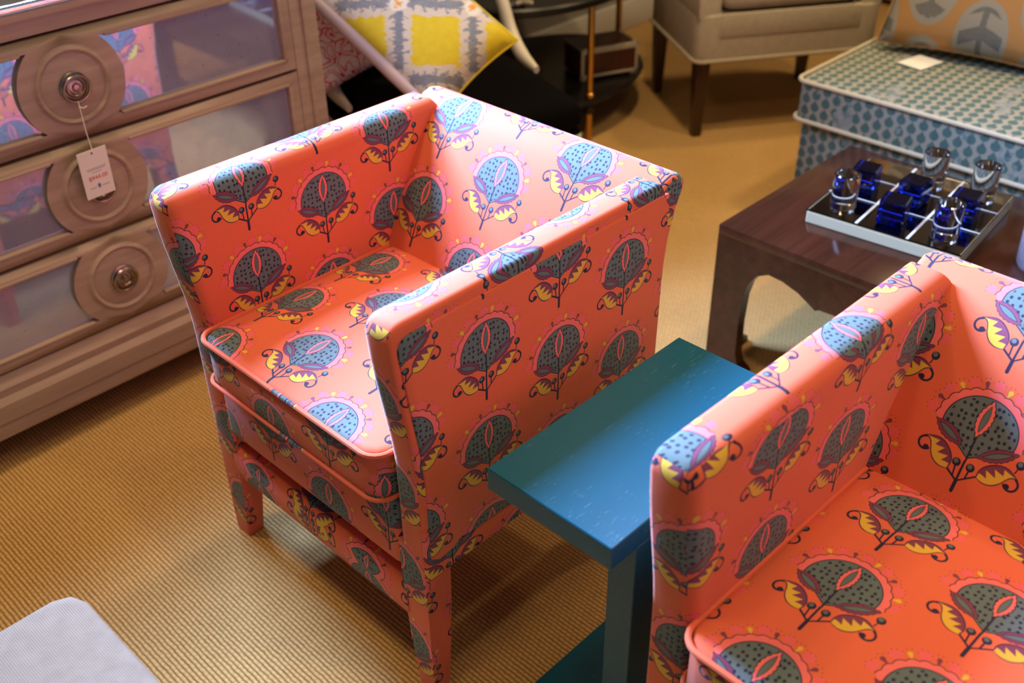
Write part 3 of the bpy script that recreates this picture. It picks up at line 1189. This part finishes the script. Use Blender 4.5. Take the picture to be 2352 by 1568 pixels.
# ------------------------------------------------------------------ coffee table
KX0, KX1, KY0, KY1, KH = -1.212, -0.30, 1.928, 2.545, 0.400
t = thing('coffee_table', 'dark walnut square coffee table with arched apron legs', 'coffee table', ((KX0 + KX1) / 2, (KY0 + KY1) / 2, 0))
hx, hy = (KX1 - KX0) / 2, (KY1 - KY0) / 2
link('table_top', bm_box(-hx, hx, -hy, hy, 0.375, KH, 0.003, 2), M['walnut'], t)


def apron_outline(h, leg=0.088, dipx=0.28, zt=0.315, zd=0.295):
    """closed outline of one side: apron with arched spandrels and legs with small feet"""
    half = [(-h, 0.0), (-h, 0.376)]
    o = []
    lx = -h + leg
    o += [(lx + 0.035, 0.0), (lx + 0.030, 0.018), (lx + 0.008, 0.032), (lx - 0.002, 0.06), (lx - 0.004, 0.15), (lx, 0.23), (lx + 0.010, 0.27), (lx + 0.030, 0.302), (lx + 0.060, 0.318), (lx + 0.095, 0.316), (lx + 0.140, 0.303), (lx + 0.175, 0.284), (lx + 0.190, 0.275), (lx + 0.200, 0.281), (lx + 0.23, 0.283)]
    left = o
    right = [(-a, b_) for a, b_ in o[::-1]]
    return [(-h, 0.376), (-h, 0.0)] + left + right + [(h, 0.0), (h, 0.376)]


def apron_faces(name, h, axis, a0, a1, off):
    bm = bm_prism(apron_outline(h), axis, a0, a1, bev=0.0)
    return link(name, bm, M['walnut'], t, angle=35)


apron_faces('side_frame', hx - 0.001, 'Y', -hy + 0.001, -hy + 0.031, 0)
apron_faces('side_frame', hx - 0.001, 'Y', hy - 0.031, hy - 0.001, 0)
apron_faces('side_frame', hy - 0.032, 'X', -hx + 0.001, -hx + 0.031, 0)
apron_faces('side_frame', hy - 0.032, 'X', hx - 0.031, hx - 0.001, 0)

# tic-tac-toe board on the table
BR = math.radians(5.3)
BC = Vector((-0.903, 2.272, KH))
bd = thing('game_board', 'mirrored glass noughts and crosses board on the coffee table', 'game board', BC, BR)
BS = 0.182
link('board_base', bm_box(-BS, BS, -BS, BS, 0.0, 0.0300, 0.003, 2), M['board_edge'], bd, smooth=False)
link('board_mirror', bm_box(-BS + 0.004, BS - 0.004, -BS + 0.004, BS - 0.004, 0.0300, 0.0308), M['smoke_mirror'], bd, smooth=False)
link('board_glass', bm_box(-BS - 0.001, BS + 0.001, -BS - 0.001, BS + 0.001, 0.0310, 0.0355, 0.0012, 1), M['glass'], bd, smooth=False)
for k in (-1, 1):
    link('grid_line', bm_box(k * 0.0605 - 0.003, k * 0.0605 + 0.003, -BS, BS, 0.0356, 0.0366, 0.0), M['gridwhite'], bd, smooth=False)
    link('grid_line', bm_box(-BS, BS, k * 0.0605 - 0.0015, k * 0.0605 + 0.0015, 0.0356, 0.0364, 0.0), M['gridwhite'], bd, smooth=False)


def on_board(cx, cy):
    v = Vector((cx * 0.121, cy * 0.121, 0.0370))
    v.rotate(Matrix.Rotation(BR, 3, 'Z'))
    return BC + v


CYL = [(-1, -1, 'clear glass cylinder piece on the board corner farthest from the sofa and plum vase'),
       (1, -1, 'clear glass cylinder piece on the board corner closest to the armchair back'),
       (0, 1, 'clear glass cylinder piece next to the empty board square, along the sofa side'),
       (1, 1, 'clear glass cylinder piece on the board corner by the sofa and the plum vase')]
for cx, cy, lb in CYL:
    bm = bm_lathe([(0, 0), (0.0285, 0), (0.0305, 0.002), (0.0305, 0.082), (0.0285, 0.084), (0, 0.084)], 48)
    tag(link('glass_cylinder', bm, M['glass'], None, loc=on_board(cx, cy), angle=35), lb, 'game piece', 'clear cylinder game pieces')
CUB = [(-1, 0, 'cobalt glass cube beside the empty board square, on the side facing open carpet'),
       (0, 0, 'cobalt glass cube on the centre square of the board'),
       (0, -1, 'cobalt glass cube between two clear cylinders along the armchair side of the board'),
       (1, 0, 'cobalt glass cube on the middle square beside the plum vase')]
for k, (cx, cy, lb) in enumerate(CUB):
    o = link('glass_cube', bm_box(-0.030, 0.030, -0.030, 0.030, 0, 0.058, 0.003, 1), M['blueglass'], None, smooth=False, loc=on_board(cx, cy), rotz=BR + [0.1, -0.06, 0.12, 0.05][k])
    tag(o, lb, 'game piece', 'blue cube game pieces')
bm = bm_lathe([(0, 0), (0.052, 0), (0.056, 0.01), (0.058, 0.10), (0.054, 0.135), (0.060, 0.15), (0.054, 0.150), (0.048, 0.135), (0.050, 0.10), (0.046, 0.02), (0, 0.018)], 40)
tag(link('vase', bm, M['plumglass'], None, loc=(-0.575, 2.245, KH)), 'smoky plum glass vase on the coffee table beside the game board', 'vase')

# ------------------------------------------------------------------ blue sofa
SX0, SX1, SY0, SY1 = -1.515, 1.1, 2.757, 3.62
t = thing('sofa', 'teal and cream drop-pattern armless sofa with cream cord trim', 'sofa', (SX0, SY0, 0))
W_, D_ = SX1 - SX0, SY1 - SY0
link('base', bm_cushion(0.012, W_, 0.015, D_, 0.03, 0.325, 0.02, 0.0), M['drop'], t, uv=boxuv, angle=80)
cu = link('seat_cushion', bm_cushion(0.0, 0.98, 0.0, D_ - 0.16, 0.325, 0.452, 0.014, 0.012), M['drop'], t, uv=boxuv, angle=80)
for zz in (0.450, 0.331):
    link('cord', bm_tube(rounded_loop(-0.004, 0.984, -0.004, D_ - 0.16, zz, 0.036), 0.0068, 8, True), M['cord'], cu)
cu = link('seat_cushion', bm_cushion(0.99, W_, 0.0, D_ - 0.16, 0.325, 0.452, 0.014, 0.012), M['drop'], t, uv=boxuv, angle=80)
for zz in (0.450, 0.331):
    link('cord', bm_tube(rounded_loop(0.986, W_ + 0.004, -0.004, D_ - 0.16, zz, 0.036), 0.0068, 8, True), M['cord'], cu)
link('backrest', bm_cushion(0.16, W_, D_ - 0.16, D_, 0.03, 0.80, 0.03, 0.01), M['drop'], t, uv=boxuv, angle=80)
for x_, y_ in ((0.06, 0.06), (W_ - 0.06, 0.06), (0.06, D_ - 0.06), (W_ - 0.06, D_ - 0.06)):
    link('foot', bm_box(x_ - 0.025, x_ + 0.025, y_ - 0.025, y_ + 0.025, 0, 0.035, 0.004, 1), M['darkleg'], t)


def pillow(name, w_, h_, th, mat, loc, euler, label, group=None, welt=None, turn=0.0):
    o = thing(name, label, 'pillow', loc, 0, group)
    o.rotation_euler = euler
    bm = bm_pillow(w_, h_, th)
    link('cover', bm, mat, o, uv=lambda co, n: (co.x * math.cos(turn) - co.z * math.sin(turn) + 0.3, co.x * math.sin(turn) + co.z * math.cos(turn) + 0.3), angle=120)
    if welt:
        pts = []
        n = 20
        pz = 0.06
        for (i0, j0, di, dj) in ((0, 0, 1, 0), (n, 0, 0, 1), (n, n, -1, 0), (0, n, 0, -1)):
            for k in range(n):
                a, c = -1 + 2 * (i0 + di * k) / n, -1 + 2 * (j0 + dj * k) / n
                pts.append((a * w_ / 2 * (1 - pz * (1 - c * c) * a * a), 0, c * h_ / 2 * (1 - pz * (1 - a * a) * c * c)))
        link('edge_welt', bm_tube(pts, welt[1], 6, True), welt[0], o)
    return o


pillow('pillow', 0.56, 0.46, 0.15, M['ogee'], (-1.205, 3.262, 0.690), (math.radians(-24), 0, math.radians(7)),
       'orange and grey ogee-patterned pillow leaning on the drop-pattern sofa', welt=(M['ogee'], 0.003))
pillow('pillow', 0.50, 0.42, 0.16, M['paleblue'], (-0.64, 3.31, 0.685), (math.radians(-20), 0, 0),
       'plain pale blue pillow on the sofa next to the orange and grey pillow')
cd = bm_box(-0.042, 0.042, -0.055, 0.055, 0, 0.0012)
tag(link('price_card', cd, M['card'], None, smooth=False, loc=(-1.297, 3.09, 0.4645), rotz=math.radians(-10)), 'blank white card lying flat on the sofa seat before the pillow', 'card')

# ------------------------------------------------------------------ beige armchair
t = thing('linen_armchair', 'beige linen upholstered armchair on dark square legs by the sofa', 'armchair', (-2.075, 3.035, 0), math.radians(56))
# local: x along the front (to its right in the picture), y toward its back
BW, BDp = 0.69, 0.52
link('seat_frame', bm_cushion(0.0, BW, 0.0, BDp, 0.285, 0.455, 0.012, 0.0), M['linen'], t, uv=boxuv, angle=80)
link('front_band', bm_box(0.08, BW - 0.08, -0.004, 0.03, 0.372, 0.455, 0.006, 2), M['linen'], t, uv=boxuv)
link('welt', bm_tube(rounded_loop(-0.004, BW + 0.004, -0.006, BDp, 0.292, 0.034), 0.007, 8, True), M['linen'], t, uv=boxuv)
for x0_, x1_ in ((0.0, 0.085), (BW - 0.085, BW)):
    pr = [(0.008, 0.44), (0.008, 0.50), (0.03, 0.60), (0.10, 0.64), (0.40, 0.68), (BDp, 0.70), (BDp, 0.44)]
    link('arm', bm_prism(pr, 'X', x0_, x1_, bev=0.012, seg=3), M['linen'], t, uv=boxuv)
link('seat_cushion', bm_cushion(0.088, BW - 0.088, 0.0, 0.42, 0.462, 0.585, 0.03, 0.02), M['linen'], t, uv=boxuv, angle=80)
link('backrest', bm_cushion(0.03, BW - 0.03, 0.40, BDp, 0.44, 0.95, 0.04, 0.02), M['linen'], t, uv=boxuv, angle=80)
for x_, y_ in ((0.035, 0.035), (BW - 0.035, 0.035), (0.035, BDp - 0.035), (BW - 0.035, BDp - 0.035)):
    bm = bmesh.new()
    for z_, hw in ((0.0, 0.016), (0.29, 0.025)):
        pass
    rings = [[bm.verts.new((x_ + a * hw, y_ + c * hw, z_)) for a, c in ((-1, -1), (1, -1), (1, 1), (-1, 1))] for z_, hw in ((0.0, 0.016), (0.29, 0.026))]
    for k in range(4):
        bm.faces.new((rings[0][k], rings[0][(k + 1) % 4], rings[1][(k + 1) % 4], rings[1][k]))
    bm.faces.new(rings[0])
    bm.faces.new(rings[1])
    link('leg', bm, M['darkleg'], t, smooth=False)

# ------------------------------------------------------------------ round black table with brass legs
TC = Vector((-2.66, 2.885, 0))
t = thing('round_table', 'black lacquer oval side table with brass legs and a lower shelf', 'side table', TC)


def oval(bm, a=0.50, b_=0.345, ang=math.radians(-81)):
    for v in bm.verts:
        x, y = v.co.x * a, v.co.y * b_
        v.co.x, v.co.y = x * math.cos(ang) - y * math.sin(ang), x * math.sin(ang) + y * math.cos(ang)
    return bm


link('table_top', oval(bm_lathe([(0, 0.50), (0.97, 0.50), (1.0, 0.508), (1.0, 0.525), (0.98, 0.532), (0, 0.532)], 64)), M['ebony'], t, angle=30)
link('lower_shelf', oval(bm_lathe([(0, 0.145), (0.97, 0.145), (1.0, 0.155), (0.98, 0.165), (0, 0.165)], 64), 0.46, 0.345), M['ebony'], t, angle=30)
for px, py in ((0.315, -0.105), (0.03, 0.40), (-0.31, 0.16), (-0.06, -0.38)):
    lg = link('leg', bm_lathe([(0, 0.0), (0.010, 0.0), (0.012, 0.01), (0.012, 0.50), (0, 0.50)], 16, center=(px, py, 0)), M['brass'], t, angle=50)
    link('collar', bm_lathe([(0.012, 0.168), (0.017, 0.17), (0.017, 0.182), (0.012, 0.185)], 16, center=(px, py, 0)), M['brass'], lg, angle=50)
    link('shelf_socket', bm_lathe([(0.0125, 0.105), (0.019, 0.108), (0.019, 0.160), (0.0125, 0.167)], 16, center=(px, py, 0)), M['ebony'], lg, angle=50)
# box on the lower shelf
bx = thing('keepsake_box', 'red-brown veneered box with bone edging on the oval table shelf', 'box', (-2.42, 2.98, 0.1665), math.radians(67))
L_, Dd, Hh = 0.232, 0.15, 0.098
link('body', bm_box(-L_ / 2, L_ / 2, 0.0, Dd, 0.014, 0.014 + Hh, 0.001, 1), M['redwood'], bx, smooth=False)
link('lid', bm_box(-L_ / 2 - 0.002, L_ / 2 + 0.002, -0.002, Dd + 0.002, 0.014 + Hh, 0.022 + Hh, 0.001, 1), M['redwood'], bx, smooth=False)
ew = 0.010
for (x0_, x1_, y0_, y1_, z0_, z1_) in ((-L_ / 2 - .002, L_ / 2 + .002, -.003, .006, .012, .012 + ew), (-L_ / 2 - .002, L_ / 2 + .002, -.0035, .008, .014 + Hh - ew, .0235 + Hh),
                                      (-L_ / 2 - .002, -L_ / 2 + ew, -.003, .006, .012, .02 + Hh), (L_ / 2 - ew, L_ / 2 + .002, -.003, .006, .012, .02 + Hh),
                                      (-L_ / 2 - .0035, -L_ / 2 + .008, -.0035, Dd, .016 + Hh, .0235 + Hh), (L_ / 2 - .008, L_ / 2 + .0035, -.0035, Dd, .016 + Hh, .0235 + Hh)):
    link('bone_edge', bm_box(x0_, x1_, y0_, y1_, z0_, z1_, 0.001, 1), M['bone'], bx, smooth=False)
for sx in (-1, 1):
    for yy in (0.012, Dd - 0.012):
        link('foot', bm_box(sx * (L_ / 2 - 0.014) - 0.014, sx * (L_ / 2 - 0.014) + 0.014, yy - 0.012, yy + 0.012, 0, 0.014, 0.003, 1), M['bone'], bx, smooth=False)
loop = [(0.036 * math.sin(2 * math.pi * k / 20) * 0.7, 0, 0.055 + 0.033 * math.cos(2 * math.pi * k / 20)) for k in range(2, 19)]
loop = [(0.014, 0.0, 0.006)] + loop[::-1] + [(-0.014, 0.0, 0.006)]
bm = bm_tube(loop, 0.006, 8)
tag(link('rope_loop', bm, M['rope'], None, loc=(-2.638, 2.82, 0.1655), rotz=math.radians(45)), 'brown twisted rope loop on the oval table shelf', 'ornament')
jar = thing('glass_jar', 'clear glass jar with a metal lid on the black oval table', 'jar', (-2.50, 2.54, 0.533))
link('body', bm_lathe([(0, 0), (0.045, 0), (0.048, 0.005), (0.048, 0.10), (0.044, 0.10), (0.044, 0.008), (0, 0.006)], 32), M['glass'], jar, angle=40)
link('lid', bm_lathe([(0, 0.101), (0.050, 0.101), (0.050, 0.115), (0, 0.118)], 32), M['silver'], jar, angle=40)
sh = spline([(-0.02, 0, 0.010), (0.0, 0.012, 0.012), (0.022, 0.0, 0.016), (0.036, 0.004, 0.012)], 6)
tag(link('twig', bm_tube(sh, 0.008, 8), M['bone'], None, loc=(-2.43, 2.52, 0.533), rotz=0.7), 'small bone-coloured twig beside the glass jar on the black table', 'ornament')

# ------------------------------------------------------------------ white framed chair with black seat
t = thing('white_frame_chair', 'cream painted spoon-back chair with black upholstered seat behind the orange armchair', 'chair', (-2.25, 2.0, 0), math.radians(-17.5))
# local: x forward, y to its left (away from the chest)
link('seat', bm_cushion(-0.42, 0.34, -0.285, 0.285, 0.375, 0.470, 0.035, 0.015), M['black_velvet'], t, uv=boxuv, angle=80)
link('seat_rail', bm_box(-0.41, 0.32, -0.285, 0.285, 0.325, 0.38, 0.01, 2), M['black_velvet'], t)
for s in (-1, 1):
    fr = spline([(0.015, s * 0.306, 0.452), (-0.09, s * 0.311, 0.470), (-0.16, s * 0.312, 0.520), (-0.205, s * 0.310, 0.590), (-0.255, s * 0.308, 0.66), (-0.35, s * 0.302, 0.80), (-0.47, s * 0.28, 0.96)], 8)
    link('side_frame', bm_tube(fr, [0.012 + 0.013 * min(1, k / 8) for k in range(len(fr))], 10, flat=0.8), M['white_frame'], t, angle=80)
    lg = spline([(0.30, s * 0.265, 0.36), (0.315, s * 0.27, 0.20), (0.33, s * 0.275, 0.0)], 6)
    link('leg', bm_tube(lg, [0.026 - 0.011 * k / 12 for k in range(13)], 10), M['white_frame'], t, angle=80)
    lg = spline([(-0.38, s * 0.25, 0.36), (-0.41, s * 0.255, 0.20), (-0.47, s * 0.26, 0.0)], 6)
    link('leg', bm_tube(lg, [0.026 - 0.011 * k / 12 for k in range(13)], 10), M['white_frame'], t, angle=80)
top = spline([(-0.47, -0.28, 0.96), (-0.51, -0.15, 1.02), (-0.52, 0.0, 1.04), (-0.51, 0.15, 1.02), (-0.47, 0.28, 0.96)], 8)
link('crest_rail', bm_tube(top, 0.022, 10), M['white_frame'], t, angle=80)
bk = bmesh.new()
g = {}
for i in range(13):
    for j in range(13):
        a = -1 + 2 * i / 12
        z_ = 0.44 + 0.56 * j / 12
        g[i, j] = bk.verts.new((-0.36 - 0.13 * j / 12 - 0.05 * (1 - a * a), a * (0.295 - 0.02 * j / 12), z_))
for i in range(12):
    for j in range(12):
        bk.faces.new((g[i, j], g[i + 1, j], g[i + 1, j + 1], g[i, j + 1]))
bmesh.ops.solidify(bk, geom=bk.faces[:], thickness=0.03)
link('back_panel', bk, M['black_velvet'], t, angle=60)


def place_pillow(o, c, xdir, ndir):
    """x axis along xdir, front (-y) facing ndir"""
    n = Vector(ndir).normalized()
    xd = Vector(xdir)
    xd = (xd - n * xd.dot(n)).normalized()
    yd = -n
    zd = xd.cross(yd).normalized()
    m = Matrix.Identity(4)
    for i in range(3):
        m[i][0], m[i][1], m[i][2] = xd[i], yd[i], zd[i]
    m.translation = Vector(c)
    o.matrix_world = m


o = pillow('pillow', 0.56, 0.31, 0.14, M['ikat'], (0, 0, 0), (0, 0, 0), 'yellow and grey-blue ikat square pillow on the white-framed chair', 'pillows on the white chair', welt=(M['ikat'], 0.003), turn=math.radians(-44))
hem = [(-0.27 + 0.54 * k / 16, -0.004, -0.145 + 0.006 * (1 - (k / 8 - 1) ** 2)) for k in range(17)]
link('blush_edge', bm_tube(hem, [0.008 + 0.018 * (1 - (k / 8 - 1) ** 4) for k in range(17)], 10), M['pinkplain'], o)
place_pillow(o, (-2.195, 1.818, 0.735), (0.783, 0.216, -0.578), (0.58, -0.54, 0.61))
o = pillow('pillow', 0.42, 0.38, 0.09, M['coral'], (0, 0, 0), (0, 0, 0), 'white pillow with red coral squiggles behind the yellow ikat pillow', 'pillows on the white chair')
place_pillow(o, (-2.462, 1.83, 0.685), (-0.10, 0.97, 0.06), (0.88, -0.05, 0.46))

# ------------------------------------------------------------------ pale grey ottoman in the foreground
t = thing('ottoman', 'pale grey ribbed upholstered ottoman beside the patterned armchair front', 'ottoman', (-1.208, 0.304, 0))
link('top_cushion', bm_cushion(0.0, 0.58, -0.52, 0.0, 0.14, 0.452, 0.016, 0.014), M['greyrib'], t, uv=lambda co, n: (co.y + co.x * 0.0, co.x) if abs(n.z) > 0.6 else boxuv(co, n), angle=80)
for x_, y_ in ((0.05, -0.05), (0.53, -0.05), (0.05, -0.47), (0.53, -0.47)):
    link('leg', bm_lathe([(0, 0), (0.014, 0), (0.022, 0.145), (0, 0.145)], 16, center=(x_, y_, 0)), M['darkleg'], t, angle=50)

# ------------------------------------------------------------------ baseboard heater on the back wall
t = thing('baseboard_heater', 'cream metal baseboard heater with dark slots along the far wall', 'heater', (-2.3, RY1, 0))
link('housing', bm_box(-0.7, 1.2, -0.07, -0.001, 0.03, 0.24, 0.008, 2), M['heater'], t)
for z_ in (0.20, 0.10):
    for k in range(4):
        x0_ = -0.65 + k * 0.46
        link('slot', bm_box(x0_, x0_ + 0.40, -0.074, -0.066, z_, z_ + 0.018), M['slot'], t, smooth=False)
for x0_ in (-0.6, 1.1):
    link('bracket', bm_box(x0_, x0_ + 0.03, -0.06, -0.01, 0.0, 0.032), M['heater'], t, smooth=False)
